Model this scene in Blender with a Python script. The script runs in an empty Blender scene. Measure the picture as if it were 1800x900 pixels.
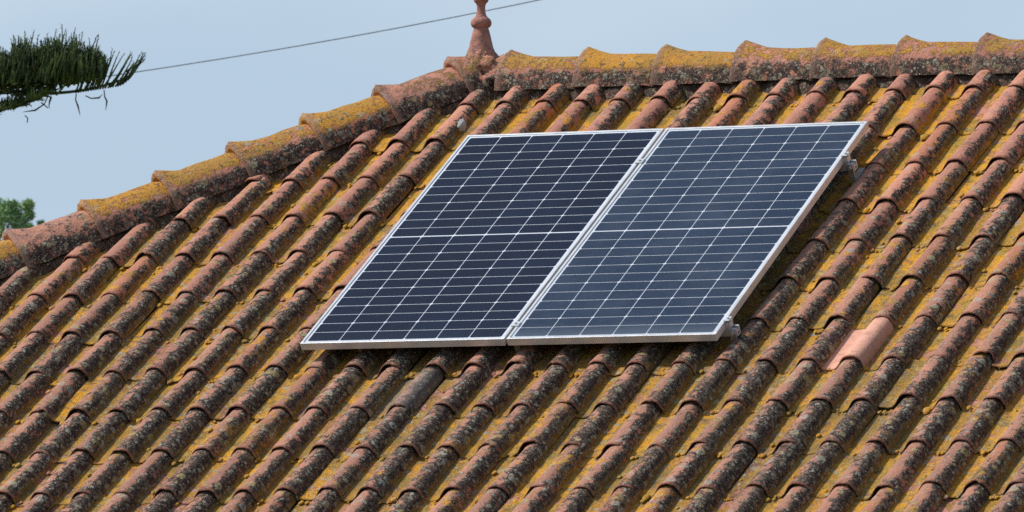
import bpy, bmesh, math, random
import numpy as np
from mathutils import Vector, Matrix, noise
random.seed(7); rng = np.random.default_rng(7)
sc = bpy.context.scene; COL = sc.collection
Z0 = 6.0
TH = 0.50966533; CT, ST = math.cos(TH), math.sin(TH)
TW, TC = 0.209437, 0.409265          # tile cover width, course length
VA = 0.37                            # ridge sits this far above course 0
APX = -3.425                          # left end of the ridge
RX = 2.8                             # right end of the ridge
EAVE = VA + 15 * TC

# ------------------------------------------------------------------ helpers
def link(o, parent=None):
    COL.objects.link(o)
    if parent is not None: o.parent = parent
    return o
def empty(name, loc=(0, 0, 0), mat=None):
    o = bpy.data.objects.new(name, None); o.empty_display_size = .2
    if mat is not None: o.matrix_world = mat
    else: o.location = loc
    return link(o)
def tag(o, label=None, cat=None, group=None, kind=None):
    for k, v in (('label', label), ('category', cat), ('group', group), ('kind', kind)):
        if v: o[k] = v
    return o
def mesh_obj(name, verts, faces, mats, parent=None, smooth=True, mi=None, attrs=None):
    me = bpy.data.meshes.new(name)
    me.from_pydata([tuple(map(float, v)) for v in verts], [], faces)
    for m in (mats if isinstance(mats, (list, tuple)) else [mats]): me.materials.append(m)
    if mi is not None: me.polygons.foreach_set('material_index', mi)
    me.polygons.foreach_set('use_smooth', [smooth] * len(me.polygons))
    for an, arr in (attrs or {}).items():
        a = me.attributes.new(an, 'FLOAT_COLOR', 'POINT'); a.data.foreach_set('color', np.asarray(arr, dtype=np.float32).ravel())
    me.update()
    return link(bpy.data.objects.new(name, me), parent)
class MB:
    def __init__(s): s.v = []; s.f = []
    def box(s, x0, x1, y0, y1, z0, z1, M=None):
        b = len(s.v); p = [Vector((x, y, z)) for z in (z0, z1) for y in (y0, y1) for x in (x0, x1)]
        s.v += [(M @ q if M else q) for q in p]
        s.f += [tuple(b + i for i in f) for f in ((0, 2, 3, 1), (4, 5, 7, 6), (0, 1, 5, 4), (2, 6, 7, 3), (0, 4, 6, 2), (1, 3, 7, 5))]
    def tube(s, pts, rad, n=6, cap=True):
        pts = [Vector(p) for p in pts]; base = len(s.v); m = len(pts)
        t0 = (pts[1] - pts[0]).normalized(); a = t0.orthogonal().normalized()
        for i, p in enumerate(pts):
            t = (pts[min(i + 1, m - 1)] - pts[max(i - 1, 0)]).normalized()
            a = (a - t * a.dot(t)); a = a.normalized() if a.length > 1e-6 else t.orthogonal().normalized(); b = t.cross(a)
            r = rad[i] if hasattr(rad, '__len__') else rad
            for k in range(n):
                q = 2 * math.pi * k / n; s.v.append(p + (a * math.cos(q) + b * math.sin(q)) * r)
        for i in range(m - 1):
            for k in range(n):
                k2 = (k + 1) % n; s.f.append((base + i * n + k, base + i * n + k2, base + (i + 1) * n + k2, base + (i + 1) * n + k))
        if cap:
            s.f.append(tuple(base + k for k in reversed(range(n)))); s.f.append(tuple(base + (m - 1) * n + k for k in range(n)))
    def lathe(s, prof, c, n=40):
        b = len(s.v)
        for r, z in prof:
            for k in range(n):
                q = 2 * math.pi * k / n; s.v.append(Vector((c[0] + r * math.cos(q), c[1] + r * math.sin(q), c[2] + z)))
        for i in range(len(prof) - 1):
            for k in range(n):
                k2 = (k + 1) % n; s.f.append((b + i * n + k, b + i * n + k2, b + (i + 1) * n + k2, b + (i + 1) * n + k))
    def build(s, name, mat, parent=None, smooth=False, bevel=0, attrs=None):
        o = mesh_obj(name, s.v, s.f, mat, parent, smooth, attrs=attrs)
        if bevel:
            m = o.modifiers.new('bevel', 'BEVEL'); m.width = bevel; m.segments = 2; m.limit_method = 'ANGLE'
        return o

# ------------------------------------------------------------------ node material builder
class NT:
    def __init__(s, name):
        s.m = bpy.data.materials.new(name); s.m.use_nodes = True; s.t = s.m.node_tree; s.t.nodes.clear()
        s.out = s.t.nodes.new('ShaderNodeOutputMaterial'); s.b = s.t.nodes.new('ShaderNodeBsdfPrincipled')
        s.t.links.new(s.b.outputs[0], s.out.inputs[0])
    def n(s, typ, **k):
        nd = s.t.nodes.new(typ)
        for a, v in k.items(): setattr(nd, a, v)
        return nd
    def put(s, sock, v):
        if isinstance(v, bpy.types.NodeSocket): s.t.links.new(v, sock)
        elif v is not None: sock.default_value = v
    def math(s, op, a, b=None, c=None, clamp=False):
        nd = s.n('ShaderNodeMath', operation=op, use_clamp=clamp)
        for i, v in enumerate((a, b, c)):
            if v is not None: s.put(nd.inputs[i], v)
        return nd.outputs[0]
    def add(s, *a):
        r = a[0]
        for x in a[1:]: r = s.math('ADD', r, x)
        return r
    def mul(s, *a):
        r = a[0]
        for x in a[1:]: r = s.math('MULTIPLY', r, x)
        return r
    def sstep(s, v, lo, hi, a=0., b=1.):
        nd = s.n('ShaderNodeMapRange', interpolation_type='SMOOTHSTEP')
        s.put(nd.inputs[0], v); nd.inputs[1].default_value = lo; nd.inputs[2].default_value = hi
        nd.inputs[3].default_value = a; nd.inputs[4].default_value = b
        return nd.outputs[0]
    def mix(s, f, a, b):
        nd = s.n('ShaderNodeMix', data_type='RGBA')
        s.put(nd.inputs[0], f)
        for i, v in ((6, a), (7, b)):
            s.put(nd.inputs[i], v if isinstance(v, bpy.types.NodeSocket) else (*v, 1.))
        return nd.outputs[2]
    def noise(s, co, scale, detail=5, rough=.6, dist=0., col=False):
        nd = s.n('ShaderNodeTexNoise'); s.put(nd.inputs['Vector'], co)
        nd.inputs['Scale'].default_value = scale; nd.inputs['Detail'].default_value = detail
        nd.inputs['Roughness'].default_value = rough; nd.inputs['Distortion'].default_value = dist
        return nd.outputs[1 if col else 0]
    def vor(s, co, scale, feature='F1'):
        nd = s.n('ShaderNodeTexVoronoi', feature=feature); s.put(nd.inputs['Vector'], co); nd.inputs['Scale'].default_value = scale
        return nd
    def co(s): return s.n('ShaderNodeTexCoord').outputs['Object']
    def attr(s, name):
        a = s.n('ShaderNodeAttribute', attribute_name=name); sp = s.n('ShaderNodeSeparateColor'); s.t.links.new(a.outputs['Color'], sp.inputs[0])
        return sp.outputs[0], sp.outputs[1], sp.outputs[2], a.outputs['Alpha']
    def bump(s, h, strength=.5, dist=.01):
        b = s.n('ShaderNodeBump'); b.inputs['Strength'].default_value = strength; b.inputs['Distance'].default_value = dist
        s.put(b.inputs['Height'], h); s.t.links.new(b.outputs[0], s.b.inputs['Normal'])
    def fin(s, color=None, rough=.8, metal=0., spec=.5):
        s.put(s.b.inputs['Base Color'], color if isinstance(color, bpy.types.NodeSocket) else (*color, 1.))
        s.put(s.b.inputs['Roughness'], rough); s.b.inputs['Metallic'].default_value = metal
        s.b.inputs['Specular IOR Level'].default_value = spec
        return s.m

def weathered(name, kind):
    """terracotta with ochre crust lichen in the hollows, black growth and painted shade on the flanks and pale lichen spots.
    TileA = (height 0..1, cross position 0..1, along 0..1, random)   TileB = (special, dirt, random, random)"""
    t = NT(name); co = t.co()
    h, side, along, r1 = t.attr('TileA'); sp, dirt, r2, r3 = t.attr('TileB')
    # offset the textures for every tile so growths do not run through from one to the next
    cmb = t.n('ShaderNodeCombineXYZ'); t.put(cmb.inputs[0], t.mul(r1, 3.1)); t.put(cmb.inputs[1], t.mul(r2, 2.3)); t.put(cmb.inputs[2], t.mul(r3, 1.7))
    va = t.n('ShaderNodeVectorMath', operation='ADD'); t.t.links.new(co, va.inputs[0]); t.t.links.new(cmb.outputs[0], va.inputs[1])
    lc = va.outputs[0]
    nb = t.noise(co, 5.5, 4, .6); nm = t.noise(lc, 22, 6, .68); nf = t.noise(lc, 75, 5, .7); nx = t.noise(co, 190, 3, .7)
    nr = t.noise(co, 1.3, 3, .5)
    # fired clay
    clay = t.mix(t.sstep(t.add(t.mul(nm, .6), t.mul(r1, .5)), .3, .85), (.56, .245, .16), (.39, .165, .118))
    clay = t.mix(t.sstep(nf, .5, .75), clay, (.58, .35, .25))
    clay = t.mix(t.mul(t.sstep(t.add(nm, t.mul(r3, .25)), .62, .8), .6), clay, (.24, .135, .12))
    clay = t.mix(t.sstep(r2, .90, .94, 0, .7), clay, (.46, .17, .09))
    # ochre crust
    och = t.mix(t.sstep(nf, .35, .65), (.53, .235, .011), (.72, .37, .025))
    och = t.mix(t.sstep(nb, .42, .62), och, (.39, .24, .035))
    och = t.mix(t.sstep(t.noise(lc, 45, 4, .6), .55, .72), och, (.50, .20, .03))
    och = t.mix(t.sstep(nm, .56, .66, 0, .75), och, (.15, .115, .06))
    och = t.mix(t.sstep(nx, .5, .7, 0, .8), och, (.12, .08, .035))
    och = t.mix(t.sstep(t.noise(lc, 58, 4, .7), .60, .68, 0, .8), och, (.36, .27, .17))
    # black and grey growth, also the colour of the shade painted beside the rolls
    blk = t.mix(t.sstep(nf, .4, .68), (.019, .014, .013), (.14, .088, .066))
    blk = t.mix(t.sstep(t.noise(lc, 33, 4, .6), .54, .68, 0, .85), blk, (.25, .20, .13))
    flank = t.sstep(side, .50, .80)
    if kind == 'field':
        dm = t.add(t.mul(flank, .54), t.mul(t.math('SUBTRACT', nm, .5), 2.1), t.mul(t.math('SUBTRACT', nf, .5), 1.0), t.mul(dirt, .33), t.mul(t.math('SUBTRACT', r3, .5), .40), t.mul(t.math('SUBTRACT', nb, .5), .9), t.mul(t.sstep(side, .16, .02), t.sstep(h, .4, .1), .22))  # flank and pan-edge terms paint roll shade in with the black growth
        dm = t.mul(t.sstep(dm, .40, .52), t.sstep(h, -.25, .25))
        om = t.add(t.mul(t.sstep(h, .9, .15), .70), t.mul(t.math('SUBTRACT', nm, .5), 1.3), t.mul(t.math('SUBTRACT', nb, .5), 1.6), t.mul(t.math('SUBTRACT', r2, .5), .35), t.mul(dirt, -.05), t.mul(flank, -.10))
        om = t.math('MAXIMUM', om, t.mul(t.sstep(t.add(t.noise(co, 8.5, 5, .7), t.mul(r2, .12)), .63, .70), .45))
        om = t.mul(t.sstep(om, .30, .50), t.sstep(t.noise(lc, 16, 5, .7), .34, .47, .45, 1))
        grime = t.mul(t.sstep(dirt, .15, .9), t.sstep(t.add(nf, t.mul(nb, .6)), .55, .92), .62)
    else:
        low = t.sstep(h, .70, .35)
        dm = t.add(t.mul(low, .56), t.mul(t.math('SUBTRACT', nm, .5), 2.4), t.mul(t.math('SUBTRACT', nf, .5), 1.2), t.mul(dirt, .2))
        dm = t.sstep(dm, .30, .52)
        om = t.add(t.mul(t.sstep(h, .30, .72), .72), t.mul(t.math('SUBTRACT', nf, .5), 1.3), t.mul(t.math('SUBTRACT', nm, .5), 1.6), t.mul(t.math('SUBTRACT', nb, .5), 1.0), t.mul(t.math('SUBTRACT', r2, .5), .5), t.mul(dirt, -.75))
        och = t.mix(t.sstep(nm, .38, .58, .8, .2), och, (.44, .20, .05))
        och = t.mix(t.sstep(t.noise(lc, 40, 4, .7), .54, .64, 0, .8), och, (.10, .065, .04))
        om = t.sstep(om, .26, .44)
        grime = t.mul(t.sstep(nb, .4, .7), .35)
    col = t.mix(grime, clay, (.24, .135, .09))
    if kind == 'field':
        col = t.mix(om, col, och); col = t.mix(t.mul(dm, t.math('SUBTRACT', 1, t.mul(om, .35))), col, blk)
    else:
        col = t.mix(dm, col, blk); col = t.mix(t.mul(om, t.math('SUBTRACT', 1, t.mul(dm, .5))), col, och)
    # pale lichen discs
    jit = t.n('ShaderNodeVectorMath', operation='MULTIPLY_ADD'); t.t.links.new(t.noise(co, 60, 3, .6, col=True), jit.inputs[0])
    jit.inputs[1].default_value = (.022,) * 3; t.t.links.new(lc, jit.inputs[2])
    spots = None
    for scale, thr, lo in ((34, .62, .30), (62, .66, .34), (110, .6, .36)):
        v = t.vor(jit.outputs[0], scale); sc_ = t.n('ShaderNodeSeparateColor'); t.t.links.new(v.outputs['Color'], sc_.inputs[0])
        m = t.mul(t.sstep(v.outputs['Distance'], lo + .12, lo - .06), t.sstep(sc_.outputs[0], thr, thr + .04))
        spots = m if spots is None else t.math('MAXIMUM', spots, m)
    sm = t.mul(spots, t.math('MAXIMUM', t.mul(dm, .95), t.mul(dirt, .65), clamp=True), t.sstep(nm, .38, .55))
    col = t.mix(t.mul(sm, .85), col, t.mix(t.sstep(nx, .4, .6), (.50, .47, .40), (.30, .29, .20)))
    ros = None
    for scale, thr in ((15, .80), (24, .82)):
        v = t.vor(jit.outputs[0], scale); sc_ = t.n('ShaderNodeSeparateColor'); t.t.links.new(v.outputs['Color'], sc_.inputs[0])
        m = t.mul(t.sstep(v.outputs['Distance'], .36, .30), t.sstep(v.outputs['Distance'], .0, .26, .45, 1), t.sstep(sc_.outputs[1], thr, thr + .03))
        ros = m if ros is None else t.math('MAXIMUM', ros, m)
    col = t.mix(t.mul(ros, t.sstep(dirt, 0, .5, .35, .8), t.sstep(nf, .35, .5)), col, t.mix(t.sstep(nb, .4, .6), (.34, .35, .30), (.42, .33, .13)))
    # bare reddish lip at the lower edge of each tile
    lip = t.mul(t.sstep(along, .93, .96), t.sstep(nf, .62, .45), t.sstep(h, .25, .5))
    if kind == 'field': col = t.mix(t.mul(lip, .8), col, (.38, .15, .10))
    else: col = t.mix(t.mul(t.sstep(along, .10, .02), .6), col, (.34, .21, .15))
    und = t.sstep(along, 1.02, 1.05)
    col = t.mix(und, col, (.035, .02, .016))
    # the one new tile: plain pink clay
    pink = t.mix(t.sstep(t.noise(co, 30, 4, .6), .4, .65), (.64, .335, .24), (.55, .28, .20))
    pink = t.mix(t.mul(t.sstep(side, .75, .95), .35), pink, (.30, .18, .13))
    pink = t.mix(t.mul(t.sstep(t.noise(co, 13, 5, .7), .53, .66), .6), pink, (.33, .19, .13))
    pink = t.mix(t.mul(t.sstep(nx, .6, .75), .35), pink, (.35, .19, .14))
    col = t.mix(t.sstep(sp, .75, .8), col, pink)
    grey = t.mul(t.sstep(sp, .3, .4), t.sstep(sp, .7, .6))
    col = t.mix(t.mul(grey, .42), col, t.mix(nm, (.14, .125, .12), (.27, .25, .235)))
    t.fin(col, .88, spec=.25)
    hh = t.add(t.mul(nm, .5), t.mul(nf, .35), t.mul(nx, .15), t.mul(dm, .12), t.mul(sm, .25), t.mul(om, .2))
    clean = t.sstep(sp, .75, .8, 1, .2)
    t.bump(t.mul(hh, clean), 1.0, .018)
    return t.m
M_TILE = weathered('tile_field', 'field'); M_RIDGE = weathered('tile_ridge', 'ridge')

def simple(name, c0, c1, scale=20, rough=.8, metal=0., spec=.5, bump=.0, bd=.01):
    t = NT(name); n = t.noise(t.co(), scale, 5, .6)
    t.fin(t.mix(t.sstep(n, .35, .65), c0, c1), rough, metal, spec)
    if bump: t.bump(n, bump, bd)
    return t.m
M_DECK = simple('deck_dark', (.03, .022, .018), (.06, .045, .03), 8)
M_ALU = simple('anodised_aluminium', (.60, .61, .62), (.72, .725, .735), 9, .42, .55)
M_STEEL = simple('galvanised_steel', (.42, .42, .43), (.58, .58, .60), 30, .38, .8)
M_DARKM = simple('dark_metal', (.05, .05, .052), (.09, .09, .09), 30, .5, .5)
M_BACK = simple('white_backsheet', (.56, .61, .68), (.63, .67, .73), 4, .5)
M_WALL = simple('lime_render', (.72, .69, .62), (.80, .77, .71), 3, .9, bump=.2)
M_WOOD = simple('painted_wood', (.06, .13, .09), (.08, .16, .11), 12, .55)
M_MORTAR = simple('old_mortar', (.20, .18, .16), (.36, .34, .31), 40, .95, bump=.6)
M_WIRE = simple('cable_sheath', (.16, .18, .21), (.2, .22, .25), 5, .7)
M_LEAF = None

# ------------------------------------------------------------------ the tile
PROF = np.array([(-.156, -.060), (-.138, -.0635), (-.120, -.066), (-.104, -.0655), (-.090, -.062), (-.078, -.054), (-.067, -.042), (-.056, -.028), (-.044, -.0145),
                 (-.030, -.005), (-.014, -.0008), (.003, 0.), (.02, -.002), (.0345, -.008), (.047, -.020), (.0555, -.036), (.061, -.052), (.063, -.067)])
PROF[3:, 0] *= np.linspace(.97, .93, len(PROF) - 3)
PROF_LO = PROF[[0, 2, 4, 6, 8, 10, 12, 14, 17]]
T_HI = np.array([0., .1, .18, .26, .34, .42, .50, .58, .66, .74, .82, .89, .94, .97, 1.]); T_LO = np.array([0., .5, 1.])
def tile_verts(prof, T, jit):
    """local coords: x across, y down-slope from the lower edge (negative = up), z normal; plus attribute columns"""
    P, n = prof, len(prof); L = TC + .055
    X, Y, Z, A = [], [], [], []; edge = rng.normal(0, .0022, n)
    if rng.random() < .12: k0 = rng.integers(2, n - 3); edge[k0:k0 + 2] -= .012
    side = np.clip(P[:, 0] / .124 + .5, 0, 1); hh = (P[:, 1] + .066) / .066
    for t in T:
        s = .95 + .05 * t; lipz = .0030 * max(0, 1 - abs(t - .972) / .05)
        x = np.where(P[:, 0] > -.09, P[:, 0] * s + (1 - s) * (-.0), P[:, 0])
        z = -.066 + (P[:, 1] + .066) * (s + .02) + (-.0065 + .0125 * t) * (.45 + .55 * np.clip(hh, 0, 1)) + lipz * np.clip(hh * 3, 0, 1)
        X.append(x); Y.append(np.full(n, (t - 1) * L) + (edge if t > .93 else 0)); Z.append(z); A.append(np.stack([hh, side, np.full(n, t * .98)], 1))
    # skirt: thickness at the lower edge, then under
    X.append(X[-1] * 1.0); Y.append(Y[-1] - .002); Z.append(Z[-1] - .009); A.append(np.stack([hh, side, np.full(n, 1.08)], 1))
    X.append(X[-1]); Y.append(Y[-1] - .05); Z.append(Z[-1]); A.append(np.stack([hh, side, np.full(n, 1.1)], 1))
    X, Y, Z, A = map(np.concatenate, (X, Y, Z, A))
    du, dv, dh, rot, tx = jit
    X2 = X + Y * rot + du; Y2 = Y - X * rot + dv; Z2 = Z + dh + X * tx
    return np.stack([X2, Y2, Z2], 1), A
def tile_faces(n, m):
    return [(r * n + c, (r + 1) * n + c, (r + 1) * n + c + 1, r * n + c + 1) for r in range(m - 1) for c in range(n - 1)]

class Slope:
    def __init__(s, O, du, up):
        s.O = np.array(O, float); s.du = np.array(du, float)
        s.dn = -np.array(up, float); s.n = np.cross(s.du, np.array(up, float))
    def pt(s, u, v, h):
        u, v, h = map(lambda q: np.asarray(q, float)[..., None], (u, v, h))
        return s.O + u * s.du + v * s.dn + h * s.n
YR, ZR = VA * CT, Z0 + VA * ST
APEX = Vector((APX, YR, ZR)); APEX2 = Vector((RX, YR, ZR))
S_F = Slope((0, YR, ZR), (1, 0, 0), (0, CT, ST)); S_L = Slope(APEX, (0, -1, 0), (CT, 0, ST))
S_B = Slope((0, YR, ZR), (-1, 0, 0), (0, -CT, ST)); S_R = Slope(APEX2, (0, 1, 0), (-CT, 0, ST))
def wob(u, v, k):
    return noise.noise(Vector((u * .8, v * .8, k))) 
def tiled(slope, i0, i1, prof, T, lims, special={}, skip=()):
    V, F, A, B = [], [], [], []; n, m = len(prof), len(T) + 2; fc = np.array(tile_faces(n, m)); base = 0
    for i in range(i0, i1):
        cj = rng.normal(0, .0035)
        for r in range(0, 16):
            v = r * TC + VA; u = i * TW
            lo, hi = lims(v - TC * .5)
            if u < lo - .45 or u > hi + .45: continue
            rr = rng.random(4)
            jit = (cj + rng.normal(0, .0032), rng.normal(0, .008), rng.normal(0, .0026), rng.normal(0, .013), rng.normal(0, .02))
            if rng.random() < .07: jit = (jit[0] + rng.normal(0, .006), rng.uniform(-.006, .022), jit[2] + .002, rng.normal(0, .028), rng.normal(0, .03))
            if (i, r) in skip: continue
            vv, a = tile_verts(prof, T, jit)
            uu = u + vv[:, 0] + .012 * wob(u, v, 3.3); tv = v + vv[:, 1] + .008 * wob(u, v, 9.1); hh = vv[:, 2] + .008 * wob(u * .7, v * .7, 6.6)
            if m > 8:                                  # crusts of lichen and worn clay: millimetres of real relief
                hh = hh + np.array([.0022 * noise.noise(Vector((a_ * 26, b_ * 26, r * 7.7 + i * 3.1))) + .0016 * noise.noise(Vector((a_ * 70, b_ * 60, i * 1.9))) for a_, b_ in zip(uu, tv)])
            V.append(slope.pt(uu, tv, hh)); F.append(fc + base); base += len(vv)
            A.append(np.concatenate([a, np.full((len(a), 1), rr[0])], 1))
            d = np.clip((tv - .7) / 2.6, 0, 1) * .75 + .25 * rr[1]
            B.append(np.stack([np.full(len(a), special.get((i, r), 0.)), d, np.full(len(a), rr[2]), np.full(len(a), rr[3])], 1))
    return np.concatenate(V), np.concatenate(F), np.concatenate(A), np.concatenate(B)
def clip(o, planes):
    bm = bmesh.new(); bm.from_mesh(o.data)
    for co, no in planes:
        bmesh.ops.bisect_plane(bm, geom=bm.verts[:] + bm.edges[:] + bm.faces[:], dist=1e-5, plane_co=co, plane_no=no, clear_outer=True)
    bm.to_mesh(o.data); bm.free()
R2 = math.sqrt(.5)
cutL = ((APX, YR, 0), Vector((-R2, R2, 0)))     # hip front/left : outer is the left
cutR = ((RX, YR, 0), Vector((R2, R2, 0)))
vert = lambda w: Vector(w)

house = tag(empty('house', (0, -.5, 0)), 'old house under a lichen covered terracotta hipped roof carrying two solar panels', 'house')
hinv = Matrix.Translation(-Vector(house.location))
def H(o):                                          # keep world coordinates under the house empty
    o.parent = house; o.matrix_parent_inverse = hinv; return o

roofparts = []
NEW = (-1, 7); SPEC = {(-11, 8): .5}
ext = lambda v: (APX - v * CT, RX + v * CT)
V, F, A, B = tiled(S_F, -48, 44, PROF, T_HI, ext, SPEC, skip={NEW})
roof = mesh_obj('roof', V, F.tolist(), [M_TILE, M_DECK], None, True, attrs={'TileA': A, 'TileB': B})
clip(roof, [((0, YR - .05, 0), Vector((0, 1, 0))), ((APX, YR, 0), Vector((-R2, R2, 0)) * 1.0), ((RX, YR, 0), Vector((R2, R2, 0)))])
others = []
for sl, lims, cuts in ((S_L, lambda v: (-v * CT, v * CT), [((APX, YR, 0), Vector((R2, -R2, 0))), ((APX, YR, 0), Vector((R2, R2, 0)))]),
                       (S_R, lambda v: (-v * CT, v * CT), [((RX, YR, 0), Vector((-R2, -R2, 0))), ((RX, YR, 0), Vector((-R2, R2, 0)))]),
                       (S_B, lambda v: (-RX - v * CT, -APX + v * CT), [((0, YR + .05, 0), Vector((0, -1, 0))), ((APX, YR, 0), Vector((-R2, -R2, 0))), ((RX, YR, 0), Vector((R2, -R2, 0)))])):
    V, F, A, B = tiled(sl, -48, 48, PROF_LO, T_LO, lims)
    o = mesh_obj('roof_side', V, F.tolist(), [M_TILE, M_DECK], None, True, attrs={'TileA': A, 'TileB': B}); clip(o, cuts); others.append(o)
# closed deck under the tiles
e = EAVE - .06; dz = -.085
dk = [APEX + Vector((0, 0, dz)), APEX2 + Vector((0, 0, dz))]
c4 = [S_F.pt(APX - e * CT, e, 0), S_F.pt(RX + e * CT, e, 0)]
c4 = [Vector(q) + Vector((0, 0, dz)) for q in c4]; c4 += [Vector((c4[1].x, 2 * YR - c4[1].y, c4[1].z)), Vector((c4[0].x, 2 * YR - c4[0].y, c4[0].z))]
dv = dk + c4; bot = [q - Vector((0, 0, .10)) for q in c4]; dv += bot
df = [(2, 3, 1, 0), (3, 4, 1), (4, 5, 0, 1), (5, 2, 0), (2, 6, 7, 3), (3, 7, 8, 4), (4, 8, 9, 5), (5, 9, 6, 2), (9, 8, 7, 6)]
deck = mesh_obj('roof_deck', dv, df, M_DECK, None, False)
# join the far slopes and the deck into the roof mesh (one roof)
bm = bmesh.new(); bm.from_mesh(roof.data)
for o in others:
    bm.from_mesh(o.data)
nf = len(bm.faces); bm.from_mesh(deck.data); bm.faces.ensure_lookup_table()
for f in bm.faces[nf:]: f.material_index = 1; f.smooth = False
bm.to_mesh(roof.data); bm.free()
for o in others + [deck]:
    me = o.data; bpy.data.objects.remove(o); bpy.data.meshes.remove(me)
H(roof); tag(roof, 'front slope of rolled terracotta tiles crusted with ochre and black lichen')

# the one replaced tile
vv, a = tile_verts(PROF, T_HI, (.0, .004, .004, 0, 0))
u, v = NEW[0] * TW, NEW[1] * TC + VA
V = S_F.pt(u + vv[:, 0] + .012 * wob(u, v, 3.3), v + vv[:, 1] + .008 * wob(u, v, 9.1), vv[:, 2] + .008 * wob(u * .7, v * .7, 6.6))
nt = mesh_obj('roof_tile', V, [tuple(f) for f in tile_faces(len(PROF), len(T_HI) + 2)], M_TILE, None, True,
              attrs={'TileA': np.concatenate([a, np.full((len(a), 1), .3)], 1), 'TileB': np.tile([1., 0, .3, .3], (len(a), 1))})
tag(nt, 'clean pink replacement roof tile among the lichened ones'); nt.parent = roof

# ------------------------------------------------------------------ ridge and hip cap tiles
CL = .411
def cap_mesh(seed, dirt, maxl=9):
    """x along (0 = flared end), y across, z up; z=0 at the level where the edges rest"""
    rr = np.random.default_rng(seed); ra = rr.random(4); dirt = dirt * rr.uniform(.2, 1.5)
    xs = [-.004, 0., .012, .024, .036, .055, .075, .10, .13, .165, .22, .30, .38, CL + .045]; xs = [q for q in xs if q < maxl - .01] + ([maxl] if maxl < CL else []); N = 25
    V, A, B = [], [], []
    for k, x in enumerate(xs):
        col = max(0, 1 - max(0, x - .012) / .14) ** 1.3
        rim = .007 if x < .02 else 0
        R = .167 - .012 * (x / CL) + .005 * col + rim * .45
        for j in range(N):
            th = math.pi * j / (N - 1)
            c, s_ = math.cos(th), math.sin(th)
            pk = .029 * max(0, 1 - max(0, x - .016) / .115) ** 1.15 * math.exp(-((th - math.pi / 2) / .42) ** 2) * min(1, .55 + max(0, x) / .02)
            y = -R * c * (1.0 - .06 * s_); z = (R * 1.06) * s_ + pk
            wz = .005 * noise.noise(Vector((x * 9 + seed, y * 9, z * 9)))
            V.append((x, y * (1 + wz * 3), z + wz - (.014 if x > CL else 0)))
            A.append((s_ if s_ > 0 else 0, .5, x / CL, ra[0])); B.append((0, dirt, ra[2], ra[3]))
    n = N; m = len(xs)
    # inner lip of the flared end
    for j in range(N):
        x, y, z = V[j]; V.append((x + .006, y * .84, z * .80)); A.append((.75, .5, 0.2, ra[0])); B.append((0, dirt, ra[2], ra[3]))
    for j in range(N):
        x, y, z = V[j]; V.append((x + .06, y * .83, z * .79)); A.append((0, .5, 1.1, ra[0])); B.append((0, 1, ra[2], ra[3]))
    F = [(r * n + c, r * n + c + 1, (r + 1) * n + c + 1, (r + 1) * n + c) for r in range(m - 1) for c in range(n - 1)]
    b = m * n
    F += [(c + 1, c, b + c, b + c + 1) for c in range(n - 1)]
    F += [(b + c + 1, b + c, b + n + c, b + n + c + 1) for c in range(n - 1)]
    return V, F, A, B
def cap(name, origin, xdir, seed, dirt=.3, maxl=9):
    V, F, A, B = cap_mesh(seed, dirt, maxl)
    x = Vector(xdir).normalized(); y = Vector((0, 0, 1)).cross(x).normalized(); z = x.cross(y)
    rj = random.gauss(0, .012); y2 = (y + z * rj).normalized(); z2 = x.cross(y2)
    M = Matrix((x, y2, z2)).transposed()
    o = mesh_obj(name, [M @ Vector(v) + Vector(origin) for v in V], F, M_RIDGE, None, True, attrs={'TileA': A, 'TileB': B})
    o.parent = roof; return o
RZ = ZR - .102                                    # level of the ridge cap edges
k = 0; x = -3.272
while x < RX - .1:
    cap('ridge_tile', (x, YR, RZ + random.gauss(0, .002)), (1, 0, 0), 100 + k, .15); x += .429; k += 1
hipdir = Vector((-CT, -CT, -ST)).normalized()      # left front hip, going down
hl = math.sqrt(2 * CT * CT + ST * ST)
def hipcaps(apex, d, s0, sign, hz, nmax=18, seed=300):
    s = s0; j = 0
    while s < EAVE * hl + .05 and j < nmax:
        p = apex + d * s + Vector((0, 0, hz))
        cap('hip_tile', p, -d, seed + j, .42, s + .02 if j == 0 else 9); s += CL; j += 1
HZ = -.078
hipcaps(APEX, hipdir, .125, 1, HZ)
hipcaps(APEX2, Vector((CT, -CT, -ST)).normalized(), .2151, 1, HZ, seed=340)
hipcaps(APEX, Vector((-CT, CT, -ST)).normalized(), .215, 1, HZ, seed=380)
hipcaps(APEX2, Vector((CT, CT, -ST)).normalized(), .215, 1, HZ, seed=420)

# mortar bedding under the caps, a lumpy strip
def bedding(p0, p1, half, ztop, zbot, seed):
    p0, p1 = Vector(p0), Vector(p1); d = (p1 - p0); L = d.length; d.normalize(); y = Vector((0, 0, 1)).cross(d).normalized(); z = d.cross(y)
    V, A, B = [], [], []; N = 13; m = int(L / .022)
    for i in range(m + 1):
        for j in range(N):
            q = -1 + 2 * j / (N - 1); nz = noise.noise(Vector((i * .022 * 14, q * 3, seed))); n2 = noise.noise(Vector((i * .022 * 34, q * 7, seed + 5)))
            yy = q * half * (1 + .10 * nz); zz = zbot + (ztop - zbot) * math.sqrt(max(0, 1 - q * q)) + .016 * n2 + .012 * nz
            V.append(p0 + d * (L * i / m) + y * yy + z * zz); A.append((.28 + .2 * nz, .5, .5, .4)); B.append((0, .6, .5 + .4 * nz, .5))
    F = [(a * N + b, a * N + b + 1, (a + 1) * N + b + 1, (a + 1) * N + b) for a in range(m) for b in range(N - 1)]
    o = mesh_obj('mortar_bedding', V, F, M_RIDGE, None, True, attrs={'TileA': A, 'TileB': B}); o.parent = roof; return o
bedding((APX, YR, RZ), (RX, YR, RZ), .176, .05, -.11, 1)
bedding(APEX + Vector((0, 0, HZ)), APEX + hipdir * (EAVE * hl) + Vector((0, 0, HZ)), .184, .055, -.12, 2)
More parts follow.
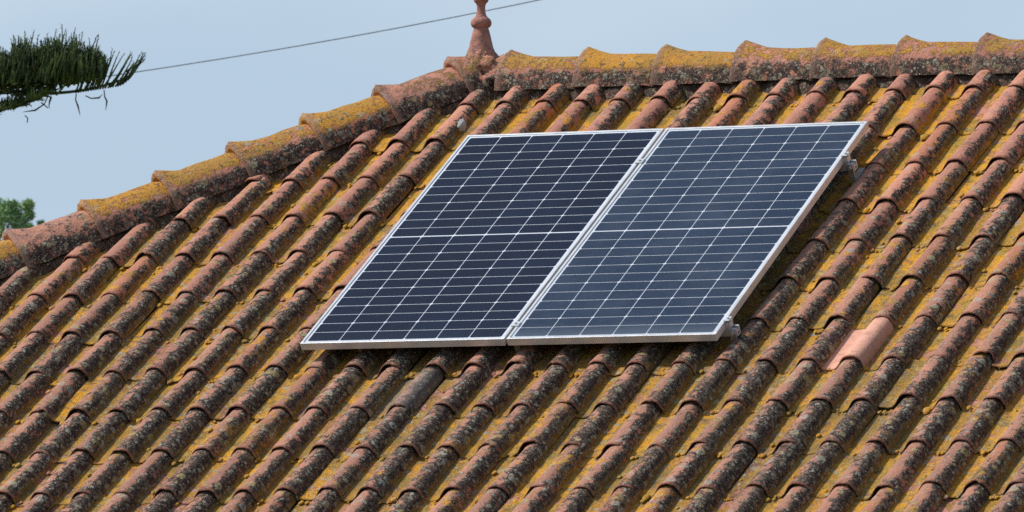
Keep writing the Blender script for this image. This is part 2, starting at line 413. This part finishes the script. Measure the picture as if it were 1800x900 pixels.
d2 = Vector((CT, -CT, -ST)).normalized(); bedding(APEX2 + Vector((0, 0, HZ)), APEX2 + d2 * (EAVE * hl) + Vector((0, 0, HZ)), .184, .055, -.12, 3)

# hub under the finial: a lumpy dome of mossed mortar
def lump(name, c, rx, ry, rz, seed, mat, parent, A0=(.8, .5, .5, .6), B0=(0, .1, .9, .5), amp=.12, n=20, fr=2.2):
    V, F = [], []
    for i in range(n + 1):
        th = math.pi * i / n
        for j in range(2 * n):
            ph = math.pi * j / n; q = Vector((math.sin(th) * math.cos(ph), math.sin(th) * math.sin(ph), math.cos(th)))
            k = 1 + amp * noise.noise(q * fr + Vector((seed, 0, 0))) + amp * .5 * noise.noise(q * fr * 3 + Vector((seed, 3, 0)))
            V.append((c[0] + q.x * rx * k, c[1] + q.y * ry * k, c[2] + q.z * rz * k))
    for i in range(n):
        for j in range(2 * n):
            j2 = (j + 1) % (2 * n); F.append((i * 2 * n + j, (i + 1) * 2 * n + j, (i + 1) * 2 * n + j2, i * 2 * n + j2))
    N = len(V)
    A = np.tile(A0, (N, 1)).astype(float); zc = np.array([(v[2] - c[2]) / rz for v in V]); A[:, 0] = np.clip(.45 + .5 * zc, 0, 1)
    o = mesh_obj(name, V, F, mat, None, True, attrs={'TileA': A, 'TileB': np.tile(B0, (N, 1))}); o.parent = parent
    return o
lump('ridge_hub', (APX + .02, YR, RZ + .035), .19, .175, .165, 4, M_RIDGE, roof, amp=.20, n=40, fr=4., B0=(0, .9, .9, .5))

# tufts of moss lodged in the channels
V, F, A, B = [], [], [], []; r_ = random.Random(5)
for k in range(1500):
    i = r_.randint(-30, 8); r = r_.randint(0, 12); u = i * TW + r_.choice((-.105, -.12, -.09, -.14)) + r_.gauss(0, .012); v = r * TC + VA + r_.choice((.012, .02, -.01, r_.uniform(-.35, .0)))
    if u < APX - v * CT + .25 or v < VA - .05: continue
    s_ = r_.uniform(.004, .013) * (1.5 if r_.random() < .08 else 1); b = len(V); hz = -.066 + .008 * wob(u * .7, v * .7, 6.6)
    for a in range(5):
        th = a / 4 * math.pi * .55
        for c in range(8):
            ph = c * math.pi / 4; q = 1 + .35 * noise.noise(Vector((k, a * 1.3, c * 1.7)))
            V.append(S_F.pt(u + s_ * q * 1.1 * math.sin(th) * math.cos(ph), v + s_ * q * 1.6 * math.sin(th) * math.sin(ph), hz + .006 + s_ * .6 * q * math.cos(th))); g = r_.random(); A.append((.02, .3, .5, (k % 17) / 17)); B.append((0, .2, (k % 13) / 13, .4))
    F += [(b + a * 8 + c, b + (a + 1) * 8 + c, b + (a + 1) * 8 + (c + 1) % 8, b + a * 8 + (c + 1) % 8) for a in range(4) for c in range(8)]
mo = mesh_obj('moss', V, F, M_TILE, roof, True, attrs={'TileA': A, 'TileB': B}); mo['kind'] = 'stuff'

# finial
fp = [(.095, -.03), (.078, 0), (.074, .012), (.066, .03), (.056, .07), (.046, .11), (.041, .124), (.040, .128), (.050, .134), (.056, .145), (.057, .156), (.053, .168), (.042, .178), (.032, .186),
      (.026, .198), (.023, .215), (.0225, .235), (.026, .25), (.036, .258), (.041, .268), (.040, .282), (.033, .295), (.026, .308), (.03, .32), (.047, .34), (.056, .37), (.05, .405), (.03, .44), (.014, .47), (.001, .50)]
fb = MB(); fb.lathe([(r * .93, z) for r, z in fp], (APX - .008, YR, RZ + .20), 40)
N = len(fb.v); fa = np.tile((.6, .5, .5, .35), (N, 1)).astype(float)
zz = np.array([v.z for v in fb.v]); f0 = (zz - zz.min()) / .5
fa[:, 0] = np.clip(.9 - .6 * f0, 0, 1)
t = NT('finial_clay'); co = t.co(); n1 = t.noise(co, 28, 5, .65); n2 = t.noise(co, 90, 4, .6)
spz = t.n('ShaderNodeSeparateXYZ'); t.t.links.new(co, spz.inputs[0])
c = t.mix(t.sstep(n1, .35, .7), (.44, .20, .15), (.28, .13, .11)); c = t.mix(t.sstep(n2, .55, .75, 0, .6), c, (.42, .25, .18))
lowm = t.sstep(spz.outputs[2], ZR + .22, ZR + .06)
c = t.mix(t.mul(lowm, t.sstep(n1, .42, .6)), c, (.09, .075, .07)); c = t.mix(t.mul(lowm, t.sstep(t.noise(co, 35, 3, .6), .55, .65)), c, (.28, .19, .04))
c = t.mix(t.sstep(t.noise(co, 17, 5, .7), .5, .68, 0, .65), c, (.13, .085, .07)); t.fin(c, .85, spec=.25); t.bump(t.add(n1, t.mul(n2, .5)), .6, .008); M_FIN = t.m
fin = fb.build('finial', M_FIN, None, True); fin.parent = roof; tag(fin, 'turned terracotta finial at the corner of the ridge')

# walls of the house
ex, ey = e * CT, e * CT
wx0, wx1, wy0, wy1 = APX - ex + .45, RX + ex - .45, YR - ey + .45, YR + ey - .45
wt = c4[0].z - .105
wb = MB(); T_ = .3
wb.box(wx0, wx1, wy0, wy0 + T_, 0, wt); wb.box(wx0, wx1, wy1 - T_, wy1, 0, wt); wb.box(wx0, wx0 + T_, wy0 + T_, wy1 - T_, 0, wt); wb.box(wx1 - T_, wx1, wy0 + T_, wy1 - T_, 0, wt)
H(wb.build('wall', M_WALL))
M_GLASS = simple('window_glass', (.03, .04, .05), (.04, .05, .06), 3, .08)
for wx in (-5.2, -1.8, 1.6, 5.0):
    fbx = MB(); y = wy0 - .03
    for a, b, c_, d_ in ((-.55, .55, 1.98, 2.05), (-.55, .55, .93, 1.0), (-.55, -.48, 1.0, 1.98), (.48, .55, 1.0, 1.98), (-.03, .03, 1.0, 1.98)): fbx.box(wx + a, wx + b, y, y + .06, c_, d_)
    fr = H(fbx.build('window', M_WOOD)); g = MB(); g.box(wx - .48, wx + .48, y + .012, y + .028, 1.0, 1.98); p_ = g.build('pane', M_GLASS); p_.parent = fr

# ------------------------------------------------------------------ solar panels
PU, PV, PH, PR, T1, T2, PWT, PHH = -3.0343733, 0.66072777, 0.13361707, -0.01487337, 0.02342174, 0.0042467, 2.1098658, 2.1339279
def ppt(a, b):
    u = PU + a * math.cos(PR) - b * math.sin(PR); v = PV + a * math.sin(PR) + b * math.cos(PR); h = PH - T1 * b - T2 * (a - 1)
    return Vector(S_F.pt(u, v + VA, h))
o0 = ppt(0, 0); exv = (ppt(1, 0) - o0).normalized(); eyv = (ppt(0, 1) - o0); eyv = (eyv - exv * eyv.dot(exv)).normalized(); ezv = -exv.cross(eyv)
# local axes: x across, y UP the slope, z normal ; origin at the lower left corner
Rm = Matrix((exv, -eyv, ezv)).transposed().to_4x4()
GAP = .013; W1 = (PWT - GAP) / 2
def cell_mat(name, c0, c1, dust_sheen):
    t = NT(name); co = t.co(); n = t.noise(co, 2.2, 3, .5); n2 = t.noise(co, 40, 4, .6)
    v = t.n('ShaderNodeAttribute', attribute_name='cell'); 
    col = t.mix(t.math('ADD', t.mul(n, .5), t.mul(v.outputs['Fac'], .5)), c0, c1)
    col = t.mix(t.mul(t.sstep(n2, .45, .7), dust_sheen), col, (.30, .33, .36))
    return t.fin(col, .4, spec=.12)
M_CELL_A = cell_mat('cells_dim_sky', (.003, .006, .017), (.006, .012, .032), .010)
M_CELL_B = cell_mat('cells_sky_tint', (.008, .018, .042), (.013, .027, .060), .02)  # the two cell tints differ to paint in an uneven sky reflection
def glass_mat(name, dust_sheen_col, amt, refl=.32):
    t = NT(name); co = t.co()
    gl = t.n('ShaderNodeBsdfGlossy'); gl.inputs['Roughness'].default_value = .06; gl.inputs['Color'].default_value = (1, 1, 1, 1)
    tr = t.n('ShaderNodeBsdfTransparent'); fr = t.n('ShaderNodeFresnel'); fr.inputs['IOR'].default_value = 1.33
    df = t.n('ShaderNodeBsdfDiffuse'); df.inputs['Color'].default_value = (*dust_sheen_col, 1)
    sy = t.n('ShaderNodeSeparateXYZ'); t.t.links.new(co, sy.inputs[0])
    m0 = t.n('ShaderNodeMixShader'); t.put(m0.inputs[0], t.mul(t.math('ADD', t.sstep(t.noise(co, 2.6, 6, .65), .35, .75, .3, 1.2), t.sstep(sy.outputs[1], .16, .0, 0, 2.5)), amt)); t.t.links.new(tr.outputs[0], m0.inputs[1]); t.t.links.new(df.outputs[0], m0.inputs[2])
    m1 = t.n('ShaderNodeMixShader'); t.t.links.new(t.mul(fr.outputs[0], refl), m1.inputs[0]); t.t.links.new(m0.outputs[0], m1.inputs[1]); t.t.links.new(gl.outputs[0], m1.inputs[2])
    t.t.links.new(m1.outputs[0], t.out.inputs[0]); return t.m
M_GL_A = glass_mat('cover_glass_dim_sky', (.32, .40, .52), .006, .20); M_GL_B = glass_mat('cover_glass_sky_haze', (.35, .42, .50), .055)  # dust amount and gloss set apart per pane, standing in for reflected sky
def solar_panel(x0, label, mc, mg):
    M = Matrix.Translation(o0 + exv * x0 + eyv * PHH) @ Rm
    root = tag(empty('solar_panel', mat=M), label, 'solar panel', 'solar panels mounted on the tiled roof')
    Lh, fw, fd = PHH, .013, .036
    f = MB(); f.box(0, W1, 0, fw, -fd, 0); f.box(0, W1, Lh - fw, Lh, -fd, 0); f.box(0, fw, fw, Lh - fw, -fd, 0); f.box(W1 - fw, W1, fw, Lh - fw, -fd, 0)
    fr = f.build('frame', M_ALU, root, bevel=.0012)
    b = MB(); b.box(fw, W1 - fw, fw, Lh - fw, -.0075, -.0045); b.build('backsheet', M_BACK, root)
    mx, my, mid = fw + .011, fw + .013, .006
    pw = (W1 - 2 * mx) / 6; ph = (Lh - 2 * my - mid) / 24; gx, gy, ch = .0048, .0050, .0062
    V, F, cv = [], [], []
    for cx in range(6):
        for cy in range(24):
            ax = mx + cx * pw + gx / 2; bx = ax + pw - gx; ay = my + cy * ph + (mid if cy >= 12 else 0) + gy / 2; by = ay + ph - gy
            k = len(V); top = (cy % 2) == 1                     # half-cut cells: chamfers on the outer side of each pair
            if top: pts = [(ax, ay), (bx, ay), (bx, by - ch), (bx - ch, by), (ax + ch, by), (ax, by - ch)]
            else: pts = [(ax, ay + ch), (ax + ch, ay), (bx - ch, ay), (bx, ay + ch), (bx, by), (ax, by)]
            V += [(p[0], p[1], -.0035) for p in pts]; F.append(tuple(range(k, k + 6))); cv += [random.random()] * 6
    c = mesh_obj('solar_cells', V, F, mc, root, False); a = c.data.attributes.new('cell', 'FLOAT', 'POINT'); a.data.foreach_set('value', cv)
    mesh_obj('glass', [(fw, fw, -.0016), (W1 - fw, fw, -.0016), (W1 - fw, Lh - fw, -.0016), (fw, Lh - fw, -.0016)], [(0, 1, 2, 3)], mg, root, False)
    return root
solar_panel(0, 'left hand solar panel with cells painted near black for weak sky reflection and silver frame, farther from the pink tile', M_CELL_A, M_GL_A)
solar_panel(W1 + GAP, 'right hand solar panel with cells painted bluer and hazy for reflected sky and silver frame, nearer the pink tile', M_CELL_B, M_GL_B)

# mounting rails with clamps and roof hooks
def rail(yf, label):
    M = Matrix.Translation(o0 + eyv * (PHH * yf)) @ Rm
    root = tag(empty('mounting_rail', mat=M), label, 'mounting rail', 'mounting rails under the solar panels')
    z1 = -.0375; r = MB(); xe = PWT + .05
    r.box(.03, xe, -.02, -.012, z1 - .04, z1); r.box(.03, xe, .012, .02, z1 - .04, z1); r.box(.03, xe, -.012, .012, z1 - .04, z1 - .034); r.box(.03, xe, -.012, .012, z1 - .022, z1 - .016)
    r.build('rail', M_ALU, root, bevel=.001)
    for xc, s_ in ((PWT + .001, 1),):
        c_ = MB(); a, b = sorted((xc, xc + s_ * .022)); c_.box(a, b, -.02, .02, z1 + .0008, -.008)
        a, b = sorted((xc - s_ * .006, xc + s_ * .022)); c_.box(a, b, -.02, .02, .0012, .005)
        a, b = sorted((xc + s_ * .004, xc + s_ * .016)); c_.tube([(xc + s_ * .011, 0, .0052), (xc + s_ * .011, 0, .013)], .0065, 8)
        c_.build('end_clamp', M_ALU, root)
    c_ = MB(); xm = W1 + GAP / 2; c_.box(xm - .007, xm + .007, -.02, .02, z1 + .001, .0012); c_.box(xm - .019, xm + .019, -.02, .02, .0012, .0045); c_.tube([(xm, 0, .005), (xm, 0, .012)], .0065, 8); c_.build('mid_clamp', M_ALU, root)
    for hx in (.25, 1.05, PWT + .032):
        h = MB(); h.box(hx - .015, hx + .015, -.032, -.0215, z1 - .085, z1 - .002); h.box(hx - .015, hx + .015, -.030, .10, z1 - .094, z1 - .0865)
        h.tube([(hx, -.042, z1 - .02), (hx, -.018, z1 - .02)], .008, 6); h.build('roof_hook', M_STEEL, root)
    return root
rail(.165, 'upper aluminium mounting rail, its clamped end jutting out near the top right panel corner')
rail(.935, 'lower aluminium mounting rail, its clamped end jutting out near the bottom right panel corner')

# pale lump beside the top left corner
pl = Vector(S_F.pt(-15.62 * TW, .62 * TC + VA, .004))
o = lump('mortar_lump', (0, 0, 0), .022, .02, .030, 8, simple('pale_mortar', (.30, .30, .30), (.42, .42, .42), 40, .9, bump=.4), None, n=12, amp=.3)
o.location = pl; tag(o, 'small pale grey lump on the tiles above the top left corner of the solar panels', 'mortar lump')

# ------------------------------------------------------------------ camera
cam = bpy.data.cameras.new('camera'); co_ = link(bpy.data.objects.new('camera', cam)); sc.camera = co_
CP = Vector((13.322116, -33.990215, -2.681434 + Z0)); YAW, PIT = -0.450176, 0.050777
co_.location = CP; co_.rotation_euler = (math.pi / 2 + PIT, 0, -YAW)
cam.sensor_width = 36; cam.lens = 36 * 13391.12 / 1800; cam.clip_start = 1; cam.clip_end = 6000
cam.dof.use_dof = True; cam.dof.focus_distance = 38.5; cam.dof.aperture_fstop = 13
Fw = Vector((math.sin(YAW) * math.cos(PIT), math.cos(YAW) * math.cos(PIT), math.sin(PIT))); Rt = Vector((math.cos(YAW), -math.sin(YAW), 0)); Up = Rt.cross(Fw)
# a second frame of axes for things behind the house: origin above ground, x to the side, y away, z up
def far(px, py, D):
    return CP + (Fw + Rt * ((px - 900) / 13391.12) + Up * ((450 - py) / 13391.12)) * D

# ------------------------------------------------------------------ overhead cable
w = MB(); pts = []
for px in range(-2600, 5200, 100):
    q = px - 250; pts.append(far(px, 125 - .15 * q - 4.2e-5 * q * q, 62))
w.tube(pts, .0045, 6); wire = w.build('overhead_cable', M_WIRE, None, True)
tag(wire, 'thin grey overhead cable crossing the sky behind the finial', 'cable')

# ------------------------------------------------------------------ araucaria on the left
t = NT('araucaria_foliage'); co = t.co(); n = t.noise(co, 9, 4, .6)
t.fin(t.mix(t.sstep(n, .4, .7), (.03, .055, .015), (.15, .21, .05)), .6, spec=.35); M_ARA = t.m
M_BARK = simple('bark', (.06, .045, .035), (.12, .09, .07), 20, .9, bump=.6)
M_DEAD = simple('dead_sprig', (.05, .04, .035), (.09, .07, .055), 20, .9)
DA = 52.; S = DA / 13391.12                          # metres per photo pixel at the tree
TX = -760                                           # trunk, outside the picture on the left
tb = far(TX, 200, DA); tree = tag(empty('araucaria_tree', (tb.x, tb.y, 0)), 'dark araucaria tree whose long branch with upright fingers reaches in beside the cable', 'tree')
tinv = Matrix.Translation(-Vector(tree.location))
def T(o): o.parent = tree; o.matrix_parent_inverse = tinv; return o
tr = MB(); tr.tube([(tb.x + .05 * math.sin(k), tb.y, k * 1.5) for k in range(11)], [.22 - .019 * k for k in range(11)], 12); T(tr.build('trunk', M_BARK, None, True))
depth = Fw.copy(); depth.z = 0; depth.normalize()
def finger(mb, base, d, L, r, curl, nseed, needles=14):
    up = Vector((0, 0, 1)); pts = []; p = Vector(base); dd = Vector(d).normalized(); n = 7
    for i in range(n):
        pts.append(p.copy()); dd = (dd + curl * (1. / n) + Vector((random.gauss(0, .05), random.gauss(0, .05), random.gauss(0, .03)))).normalized(); p += dd * (L / (n - 1))
    mb.tube(pts, [r * (1 - .75 * (i / (n - 1)) ** 2) for i in range(n)], 5)
    for k in range(needles):                          # awl shaped leaves pressed along the shoot
        f = (k + random.random()) / needles * (n - 1.01); i = int(f); q = pts[i].lerp(pts[i + 1], f - i); ax = (pts[i + 1] - pts[i]).normalized()
        s_ = ax.orthogonal(); s_.rotate(Matrix.Rotation(random.random() * 6.28, 3, ax)); tip = q + s_ * r * 1.9 + ax * r * 2.6; b = len(mb.v); c_ = ax.cross(s_) * r * .45
        mb.v += [q + c_, q - c_, tip]; mb.f.append((b, b + 1, b + 2))
def curve(pl, n):                                    # resample a polyline given as picture-plane metres (x right, z up, y depth)
    out = []
    for i in range(n):
        f = i / (n - 1) * (len(pl) - 1); k = min(int(f), len(pl) - 2); a, b = pl[k], pl[k + 1]; g = f - k
        out.append(tuple(a[j] + (b[j] - a[j]) * g for j in range(3)))
    return out
bo = far(0, 150, DA)
def P3(x, y, d=0.): return bo + Rt * (x * S) + Vector((0, 0, 1)) * ((150 - y) * S) + depth * d
br = MB(); gr = MB(); dd_ = MB()
# stems: the limb from the trunk, and three twigs that fork from it
limb = [P3(*q) for q in curve([(TX + 10, 215, 0), (-500, 200, 0), (-250, 182, 0), (-60, 165, 0), (60, 160, 0)], 16)]
br.tube(limb, [.045 - .0022 * i for i in range(16)], 8)
stB = [(30, 163, 0), (100, 164, .01), (150, 158, .02), (190, 148, .02), (220, 138, .01), (236, 126, 0), (243, 112, 0)]
stC = [(-260, 205, -.1), (-80, 203, -.12), (-10, 198, -.12), (30, 188, -.12), (62, 176, -.12), (84, 165, -.1)]
stA = [(-300, 160, .05), (-60, 140, .08), (40, 136, .08), (120, 130, .08), (172, 112, .08)]
for st, r0 in ((stB, .012), (stC, .010), (stA, .014)):
    c_ = curve(st, 14); gr.tube([P3(*q) for q in c_], [r0 * (1 - .6 * i / 13) for i in range(14)], 6)
def along(st, f):
    k = min(int(f * (len(st) - 1)), len(st) - 2); g = f * (len(st) - 1) - k; return tuple(st[k][j] + (st[k + 1][j] - st[k][j]) * g for j in range(3))
Uz = Vector((0, 0, 1))
for k in range(1250):                                  # dense upright shoots of the main mass
    x = random.uniform(-640, 182) if k % 3 else random.uniform(0, 182)
    f = random.random(); dp = random.gauss(0, .13); yb = 158 - 50 * f * random.random() - max(0, x) * .08; x += 4 * math.sin(x * .9)
    top = 70 + 26 * noise.noise(Vector((x * .045, 1, 0))) + (.0012 * (x - 90) ** 2 if x > -60 else 27) + abs(dp) * 60
    if x > 150: top += (x - 150) * .5
    L = max(14, (yb - top)) * random.uniform(.72, 1.10) * S
    if random.random() < .09: L *= 1.35
    lean = Rt * random.gauss(.16, .16) + depth * random.gauss(0, .22)
    if x > 150: lean *= .7
    finger(gr, P3(x, yb, dp), Uz + lean, L, .0078, Rt * -.05 + Uz * .2, k, 16)
for k in range(25):                                   # open comb of shoots along the tip
    x = 132 + 108 * (k + random.random() * .4) / 25; y = 164 - max(0, x - 130) * .16 - max(0, x - 205) ** 2 * .022; d = .01; g = (x - 100) / 145
    L = (random.uniform(58, 80) - 110 * max(0, g - .66)) * S; lean = Rt * (.24 + .34 * max(0, g) + random.gauss(0, .05)) + depth * random.gauss(0, .08)
    finger(gr, P3(x, y, d), Uz * .75 + lean, L, .0066, Uz * .30, k, 10)
for k in range(4):
    f = .9 + .1 * random.random(); x, y, d = along(stB, f); finger(gr, P3(x - 20 * random.random(), y + 8, d), Uz * .55 + Rt * random.uniform(.5, 1.0), random.uniform(18, 40) * S, .0065, Uz * .5, k, 12)
for k in range(720):                                  # low green twig
    f = random.random(); x, y, d = along(stC, f)
    L = random.uniform(12, 34) * S * (1 - .5 * f); finger(gr, P3(x, y, d + random.gauss(0, .05)), Uz * random.uniform(-.15, 1) + Rt * random.uniform(0, 1.) + depth * random.gauss(0, .5), L, .0068, Uz * .5, k, 8)
for k in range(300):                                  # short shoots closing the underside
    x = random.uniform(-300, 110); finger(gr, P3(x, 160 + random.uniform(-12, 10), random.gauss(0, .08)), Uz * random.uniform(-.1, .8) + Rt * random.uniform(-.2, 1), random.uniform(12, 30) * S, .0075, Uz * .4, k, 8)
for pl in ([(183, 158), (184, 170), (188, 178), (186, 194)], [(134, 165), (133, 176), (137, 186), (141, 203)], [(150, 168), (160, 173), (174, 172), (180, 166)], [(84, 170), (78, 183), (62, 194), (40, 197)], [(44, 203), (49, 208), (48, 216)], [(72, 180), (80, 186), (84, 190)]):
    m = [P3(x, y, 0) for x, y in pl]; dd_ = MB(); dd_.tube(m, [.004, .0045, .0065, .0015][:len(m)] if len(m) == 4 else .004, 5); T(dd_.build('dead_twig', M_DEAD, None, True))
T(br.build('branch', M_BARK, None, True)); T(gr.build('branch_foliage', M_ARA, None, True));
cr = MB()                                             # the other tiers of the tree, beyond the picture edge
for tier in range(9):
    z = 2.2 + tier * 1.42; 
    if abs(z - bo.z) < .45: z += .5
    rad = 3.3 * (1 - tier / 11.)
    for k in range(6):
        a = tier * .5 + k * math.pi / 3; dr = Vector((math.cos(a), math.sin(a), 0)); R_ = rad * (0.85 if dr.dot(Rt) < .3 else .5)
        c0 = Vector((tb.x, tb.y, z)); pts = [c0 + dr * R_ * f + Vector((0, 0, -.25 * math.sin(f * 3) + .15 * f)) for f in (0, .25, .5, .75, 1)]
        cr.tube(pts, [.04, .035, .028, .02, .01], 5)
        for j in range(34):
            f = .2 + .8 * random.random(); q = pts[0].lerp(pts[-1], f); finger(cr, q, Uz + dr * .3 + Vector((random.gauss(0, .4), random.gauss(0, .4), 0)), random.uniform(.2, .38), .012, Uz * .2, j, 4)
T(cr.build('crown', M_ARA, None, True))

# ------------------------------------------------------------------ tree beyond the hip, lower left
t = NT('far_foliage'); co = t.co(); n = t.noise(co, 3, 3, .6); inf = t.n('ShaderNodeObjectInfo')
t.fin(t.mix(t.sstep(n, .35, .65), (.26, .40, .17), (.44, .56, .28)), .7, spec=.2); M_FAR = t.m
DB = 80.; SB = DB / 13391.12
c0 = far(-30, 470, DB); ft = tag(empty('bushy_tree', (c0.x, c0.y, 0)), 'small blue green treetop showing beyond the hip at the lower left', 'tree')
finv = Matrix.Translation(-Vector(ft.location))
m = MB(); m.tube([(c0.x + .1 * math.sin(k), c0.y, k * 1.2) for k in range(6)] + [tuple(c0)], [.2, .18, .16, .14, .12, .1, .05], 8)
cl = [(-150, 430, 55), (-95, 400, 45), (-50, 385, 40), (-20, 378, 30), (6, 374, 22), (22, 368, 15), (14, 392, 26), (49, 362, 10), (51, 378, 8), (34, 392, 14), (50, 404, 10), (76, 408, 8), (72, 394, 4), (-60, 440, 60), (0, 440, 36), (40, 446, 30), (-120, 480, 70), (-30, 500, 80), (60, 500, 55)]
for (x, y, r) in cl: m.tube([tuple(c0 - Uz * .4), tuple(far(x, y + r * .4, DB + random.uniform(-.3, .3)))], [.03, .008], 5)
tk = m.build('trunk', M_BARK, None, True); tk.parent = ft; tk.matrix_parent_inverse = finv
V, F = [], []
for (x, y, r) in cl:
    c = far(x, y, DB + random.uniform(-.2, .2)); R_ = r * SB
    for k in range(int(160 + r * 22)):
        d = Vector((random.gauss(0, 1), random.gauss(0, 1), random.gauss(0, 1))).normalized(); p = c + d * R_ * random.uniform(.25, 1.08) ** .6 * (1 + .18 * noise.noise(d * 2.5 + Vector((x, y, 0))))
        a = (d + Vector((random.gauss(0, .6), random.gauss(0, .6), random.gauss(.3, .6)))).normalized(); b = a.orthogonal().normalized(); b.rotate(Matrix.Rotation(random.random() * 6.28, 3, a))
        L = random.uniform(.022, .05); wd = L * .28; i = len(V); V += [p - b * wd, p + b * wd, p + a * L]; F.append((i, i + 1, i + 2))
cw = mesh_obj('crown', V, F, M_FAR, ft, False); cw.matrix_parent_inverse = finv

# ------------------------------------------------------------------ ground
t = NT('ground_grass'); co = t.co(); n = t.noise(co, .4, 6, .6); t.fin(t.mix(n, (.07, .09, .03), (.14, .12, .06)), .95); t.bump(t.noise(co, 6, 5, .6), .4, .05)
gm = MB(); gm.v = [Vector(q) for q in ((-3000, -3000, 0), (3000, -3000, 0), (3000, 3000, 0), (-3000, 3000, 0))]; gm.f = [(0, 1, 2, 3)]
tag(gm.build('ground', t.m), kind='structure')

# ------------------------------------------------------------------ light
SUN_EL, sd = math.radians(50), Vector((-.93, -.30, 0)).normalized()
sdir = Vector((sd.x * math.cos(SUN_EL), sd.y * math.cos(SUN_EL), math.sin(SUN_EL)))
sl = bpy.data.lights.new('sun', 'SUN'); sl.energy = 4.7; sl.angle = math.radians(5); sl.color = (1, .955, .90)
so = link(bpy.data.objects.new('sun', sl)); so.rotation_euler = (-sdir).to_track_quat('-Z', 'Y').to_euler()
wd = bpy.data.worlds.new('World'); sc.world = wd; wd.use_nodes = True; nt_ = wd.node_tree; nt_.nodes.clear()
out = nt_.nodes.new('ShaderNodeOutputWorld'); bg = nt_.nodes.new('ShaderNodeBackground'); sky = nt_.nodes.new('ShaderNodeTexSky')
sky.sky_type = 'NISHITA'; sky.sun_disc = False; sky.sun_elevation = SUN_EL; sky.sun_rotation = math.atan2(sd.x, sd.y); sky.air_density = 1.0; sky.dust_density = 1.0; sky.ozone_density = 1.5
# a thin veil of haze mixed over the clear sky, slightly uneven
tc = nt_.nodes.new('ShaderNodeTexCoord'); mp = nt_.nodes.new('ShaderNodeMapping'); mp.inputs['Scale'].default_value = (5, 5, 16)
no = nt_.nodes.new('ShaderNodeTexNoise'); no.inputs['Scale'].default_value = 1.6; no.inputs['Detail'].default_value = 3; no.inputs['Roughness'].default_value = .45
rp = nt_.nodes.new('ShaderNodeValToRGB'); k_ = 1 / .10
rp.color_ramp.elements[0].position = .36; rp.color_ramp.elements[0].color = (.48 * k_, .62 * k_, .78 * k_, 1)
rp.color_ramp.elements[1].position = .64; rp.color_ramp.elements[1].color = (.63 * k_, .755 * k_, .885 * k_, 1)
mx = nt_.nodes.new('ShaderNodeMix'); mx.data_type = 'RGBA'; mx.inputs[0].default_value = .80
sx = nt_.nodes.new('ShaderNodeSeparateXYZ'); nt_.links.new(tc.outputs['Generated'], sx.inputs[0])
vr = nt_.nodes.new('ShaderNodeMapRange'); vr.interpolation_type = 'SMOOTHSTEP'; vr.inputs[1].default_value = .12; vr.inputs[2].default_value = .65; vr.inputs[3].default_value = .88; vr.inputs[4].default_value = .30
nt_.links.new(sx.outputs[2], vr.inputs[0]); nt_.links.new(vr.outputs[0], mx.inputs[0])
L = nt_.links; L.new(tc.outputs['Generated'], mp.inputs[0]); L.new(mp.outputs[0], no.inputs[0]); ad = nt_.nodes.new('ShaderNodeMath'); ad.operation = 'MULTIPLY_ADD'; ad.inputs[1].default_value = -2.6; L.new(sx.outputs[2], ad.inputs[0]); ae = nt_.nodes.new('ShaderNodeMath'); ae.operation = 'ADD'; ae.inputs[1].default_value = .13; L.new(no.outputs[0], ae.inputs[0]); L.new(ae.outputs[0], ad.inputs[2]); L.new(ad.outputs[0], rp.inputs[0]); L.new(rp.outputs[0], mx.inputs[7]); L.new(sky.outputs[0], mx.inputs[6])
L.new(mx.outputs[2], bg.inputs[0]); bg.inputs[1].default_value = .10; L.new(bg.outputs[0], out.inputs[0])
sc.view_settings.view_transform = 'Standard'; sc.view_settings.look = 'None'; sc.view_settings.exposure = 0; sc.view_settings.gamma = 1
sc.render.engine = 'CYCLES'; sc.cycles.max_bounces = 6; sc.cycles.caustics_reflective = False; sc.cycles.caustics_refractive = False; sc.cycles.sample_clamp_indirect = 3.0; sc.cycles.sample_clamp_direct = 4.0; sc.cycles.use_denoising = False
